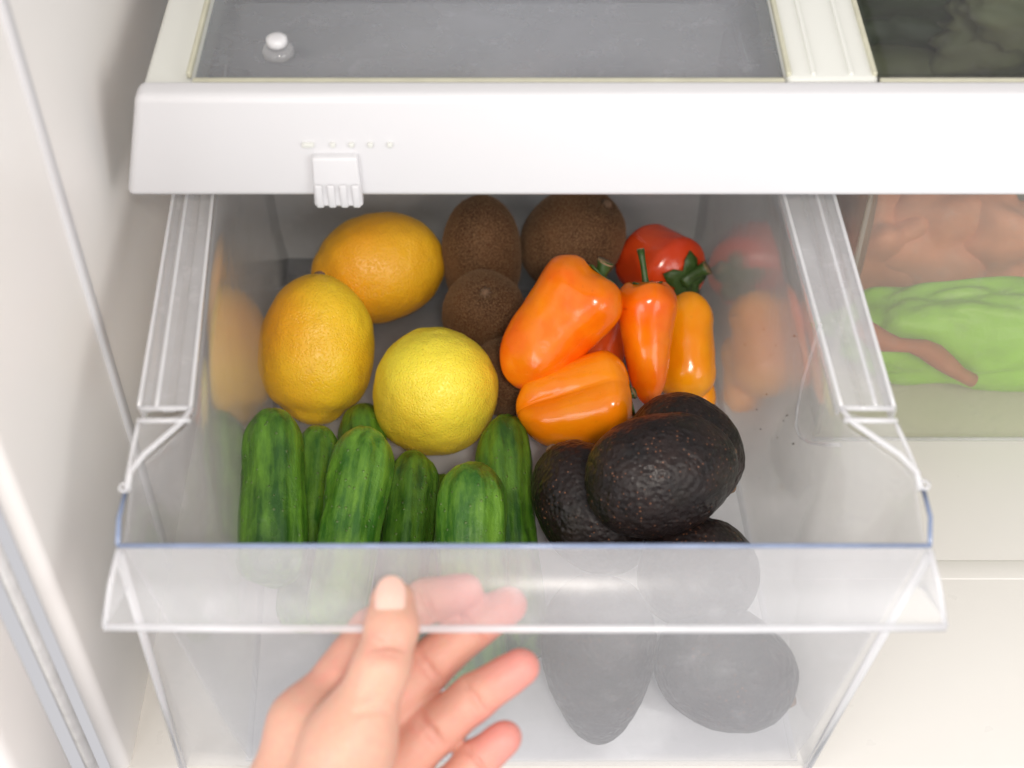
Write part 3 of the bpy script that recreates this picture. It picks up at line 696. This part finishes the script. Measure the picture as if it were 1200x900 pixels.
# ------------------------------------------------------------------ the hand
def build_hand():
    def P(u, v, t): return at_t(u, v, t)
    chains = {   # base .. tip, with radii
        'index': ([P(360, 848, .606), P(437, 742, .624), P(500, 704, .6275), P(545, 693, .6275)], [.0130, .0104, .0090, .0078], 1),
        'middle': ([P(400, 868, .622), P(500, 782, .632), P(553, 735, .633), P(596, 709, .632)], [.0140, .0106, .0096, .0082], 1),
        'ring': ([P(432, 925, .626), P(505, 858, .622), P(556, 817, .620), P(610, 782, .618)], [.0135, .0104, .0095, .0082], 1),
        'little': ([P(445, 985, .626), P(522, 932, .620), P(560, 892, .617), P(592, 864, .615)], [.0120, .0092, .0082, .0072], 1),
    }
    thumb = ([P(372, 975, .590), P(410, 872, .580), P(447, 782, .578), P(459, 736, .5845), P(460, 706, .5905)], [.0215, .0165, .0106, .0104, .0092])
    palm = [((P(358, 850, .606), .0135), (P(318, 1000, .608), .024)), ((P(400, 868, .622), .0140), (P(360, 1010, .618), .024)),
            ((P(432, 925, .626), .0130), (P(370, 1020, .620), .023)), ((P(445, 985, .626), .0125), (P(385, 1030, .620), .022)),
            ((P(350, 1010, .612), .025), (P(330, 1240, .600), .024)), ((P(375, 1010, .612), .024), (P(365, 1240, .600), .024)),
            ((P(362, 856, .604), .0120), (P(440, 980, .622), .0125))]
    pts = [p for c in chains.values() for p in c[0]] + list(thumb[0]) + [q[0] for pr in palm for q in pr]
    lo = np.min(pts, axis=0) - .034; hi = np.max(pts, axis=0) + .034
    lo[2] = max(lo[2], min(P(350, 1130, .60)[2], hi[2] - .05)); h = .00095
    n = np.ceil((hi - lo) / h).astype(int) + 1
    X, Y, Z = np.meshgrid(*[np.arange(n[i], dtype=np.float32) * h + lo[i] for i in range(3)], indexing='ij')
    def cap(a, b, ra, rb):
        ba = (b - a).astype(np.float32); L2 = float(ba @ ba)
        px, py, pz = X - np.float32(a[0]), Y - np.float32(a[1]), Z - np.float32(a[2])
        t = np.clip((px * ba[0] + py * ba[1] + pz * ba[2]) / L2, 0, 1)
        return np.sqrt((px - t * ba[0]) ** 2 + (py - t * ba[1]) ** 2 + (pz - t * ba[2]) ** 2) - (ra + (rb - ra) * t)
    def smin(a, b, k):
        q = np.maximum(k - np.abs(a - b), 0) / k; return np.minimum(a, b) - q * q * k * .25
    D = None
    for (a, ra), (b, rb) in palm:
        d = cap(a, b, ra, rb); D = d if D is None else smin(D, d, .014)
    def chain(ps, rs, k=.004):
        d = None
        for i in range(len(ps) - 1):
            e = cap(ps[i], ps[i + 1], rs[i], rs[i + 1]); d = e if d is None else smin(d, e, k)
        return d
    creases = []
    for nme, (ps, rs, _) in chains.items():
        d = chain(ps, rs)
        # finger pads: soft swellings between the joints on the palm side
        for i in (0, 1, 2):
            f = .62 if i == 0 else .5
            m = ps[i] * (1 - f) + ps[i + 1] * f; tc = (CP - m) / np.linalg.norm(CP - m)
            r = rs[i] * (1 - f) + rs[i + 1] * f
            ax = (ps[i + 1] - ps[i]); ax /= np.linalg.norm(ax)
            d = smin(d, cap(m + tc * r * .22 - ax * r * .45, m + tc * r * .22 + ax * r * .45, r * .86, r * .84), .004)
        for i in (1, 2):
            tc = (CP - ps[i]) / np.linalg.norm(CP - ps[i]); ax = ps[i + 1] - ps[i - 1]; ax /= np.linalg.norm(ax); w = np.cross(ax, tc)
            for dx in ((-.0011, .0011) if i == 1 else (0,)):
                c = ps[i] + tc * rs[i] * 1.10 + ax * dx
                creases.append((c - w * rs[i] * .9 - tc * .0030, c, .0007)); creases.append((c, c + w * rs[i] * .9 - tc * .0030, .0007))
        # flare into the palm only near the base
        kk = .0095
        D = smin(D, d, kk) if nme == 'index' else smin(D, d, .0045)
    T = smin(chain(thumb[0][2:], thumb[1][2:], .004), chain(thumb[0][:3], thumb[1][:3], .012), .006)
    D = smin(D, T, .010)
    for a, b, r in creases:
        c = cap(a, b, r, r); D = -smin(-D, c, .0022)
    def surfpt(p, d):
        for k in range(110):
            q = p + d * k * .0003; i = np.round((q - lo) / h).astype(int)
            if (i < 0).any() or (i >= n).any() or D[tuple(i)] > 0: return q
        return p
    # thumb knuckle folds on its back
    k0 = P(452, 765, .578); tc = (CP - k0) / np.linalg.norm(CP - k0)
    for dv, wd, rr in ((-9, .0042, .0004), (-3, .0058, .0006), (4, .0062, .0006), (11, .0045, .0004), (60, .006, .0003), (78, .008, .0003)):
        arc = []
        for j in range(-3, 4):
            q = P(455 - dv * .25, 757 + dv, .5785) + np.array([1, 0, 0]) * wd * j / 3 + CU * (.0009 * (1 - (j / 3) ** 2) * (1 if dv > 0 else -1))
            arc.append(surfpt(q, tc))
        for a, b in zip(arc[:-1], arc[1:]): D = -smin(-D, cap(a, b, rr, rr), .0016)
    for dv in ():
        q = P(452, 757 + dv, .578); q0 = q + tc * .0104
        D = -smin(-D, cap(q0 - np.array([.006, 0, 0]) - tc * .0016, q0 + np.array([.006, 0, 0]) - tc * .0012, .0002, .0002), .0022)
    # surface nets
    s = D < 0
    c8 = [(i, j, k) for i in (0, 1) for j in (0, 1) for k in (0, 1)]
    sl = lambda A, o: A[o[0]:A.shape[0] - 1 + o[0], o[1]:A.shape[1] - 1 + o[1], o[2]:A.shape[2] - 1 + o[2]]
    cnt = sum(sl(s, o).astype(np.int8) for o in c8); act = (cnt > 0) & (cnt < 8)
    idx = -np.ones(act.shape, dtype=np.int64); ii = np.argwhere(act); idx[act] = np.arange(len(ii))
    vals = np.stack([D[ii[:, 0] + o[0], ii[:, 1] + o[1], ii[:, 2] + o[2]] for o in c8], 1)
    acc = np.zeros((len(ii), 3)); num = np.zeros(len(ii))
    for a in range(8):
        for b in range(a + 1, 8):
            oa, ob = np.array(c8[a]), np.array(c8[b])
            if np.abs(oa - ob).sum() != 1: continue
            va, vb = vals[:, a], vals[:, b]; m = (va < 0) != (vb < 0)
            t = np.where(m, va / np.where(m, va - vb, 1), 0)
            acc += np.where(m[:, None], oa + (ob - oa) * t[:, None], 0); num += m
    V = (ii + acc / num[:, None]) * h + lo
    F = []
    for ax in range(3):
        o = [0, 0, 0]; o[ax] = 1
        A = s[:-1, :, :] if ax == 0 else s[:, :-1, :] if ax == 1 else s[:, :, :-1]
        B = s[1:, :, :] if ax == 0 else s[:, 1:, :] if ax == 1 else s[:, :, 1:]
        e = np.argwhere(A != B); u_, v_ = [(1, 2), (2, 0), (0, 1)][ax]
        ok = (e[:, u_] > 0) & (e[:, v_] > 0) & np.all(e < np.array(act.shape), axis=1); e = e[ok]
        du = np.zeros(3, int); du[u_] = 1; dv = np.zeros(3, int); dv[v_] = 1
        q = [idx[tuple((e - x).T)] for x in (du * 0, du, du + dv, dv)]
        sgn = A[tuple(e.T)]
        Q = np.stack(q, 1); Q[~sgn] = Q[~sgn][:, ::-1]; F.append(Q)
    F = np.concatenate(F); F = F[(F >= 0).all(axis=1)]
    hand = mesh('person', V.tolist(), F.tolist(), M['skin'])
    fixn(hand)
    # blush of the palm side, the joints and the finger tips
    bl = np.zeros(len(V))
    for ps, rs, _ in chains.values():
        for w_, p, rad in ((.95, ps[3], .010), (.45, ps[2], .007), (.55, ps[1], .008), (.35, (ps[0] + ps[1]) / 2, .012), (.35, (ps[1] + ps[2]) / 2, .008), (.45, (ps[2] + ps[3]) / 2, .008)):
            bl = np.maximum(bl, w_ * np.exp(-((V - p) ** 2).sum(1) / (2 * (rad * 1.25) ** 2)))
    bl = np.maximum(bl, .30 * np.exp(-((V - P(452, 757, .568)) ** 2).sum(1) / (2 * .006 ** 2)))
    at = hand.data.attributes.new('blush', 'FLOAT', 'POINT'); at.data.foreach_set('value', bl.astype(np.float32))
    sm = hand.modifiers.new('smooth', 'SMOOTH'); sm.factor = .5; sm.iterations = 3
    # thumb nail
    tip = Vector(thumb[0][4]); base = Vector(thumb[0][3]); ax = (tip - base).normalized()
    c0 = base.lerp(tip, .72); tc = (Vector(CP) - c0).normalized(); nrm = (tc - ax * tc.dot(ax)).normalized()
    nrm = (nrm + Vector((-.10, 0, 0))).normalized(); nrm = (nrm - ax * nrm.dot(ax)).normalized(); side = ax.cross(nrm).normalized()
    vs, fs = [], []; nu, nv = 17, 15; L = .0185; rad = .0100
    for i in range(nv):
        s_ = .5 - .5 * math.cos(math.pi * i / (nv - 1)); q = 2 * s_ - 1
        wid = .92 * (max(0, 1 - abs(q) ** (3.0 if q < 0 else 2.6))) ** .5
        wid = max(wid, .10) * (.93 + .07 * s_)
        for j in range(nu):
            a = (2 * j / (nu - 1) - 1) * wid * R(47)
            hgt = rad * math.cos(a) + .0014 - .0012 * q * q - (.0006 * q if q > 0 else -.0004 * q) + .0003
            vs.append(c0 + ax * (q * L / 2 + .0012) + side * math.sin(a) * rad * .92 + nrm * (hgt - .0004))
    for i in range(nv - 1):
        for j in range(nu - 1):
            a = i * nu + j; fs.append((a, a + 1, a + nu + 1, a + nu))
    nl = mesh('thumbnail', vs, fs, M['nail'], hand); sd = nl.modifiers.new('solid', 'SOLIDIFY'); sd.thickness = .0008; sd.offset = 0
    tag(hand, 'bare left hand gripping the clear drawer lip, thumb in front and fingers behind', 'hand')
build_hand()
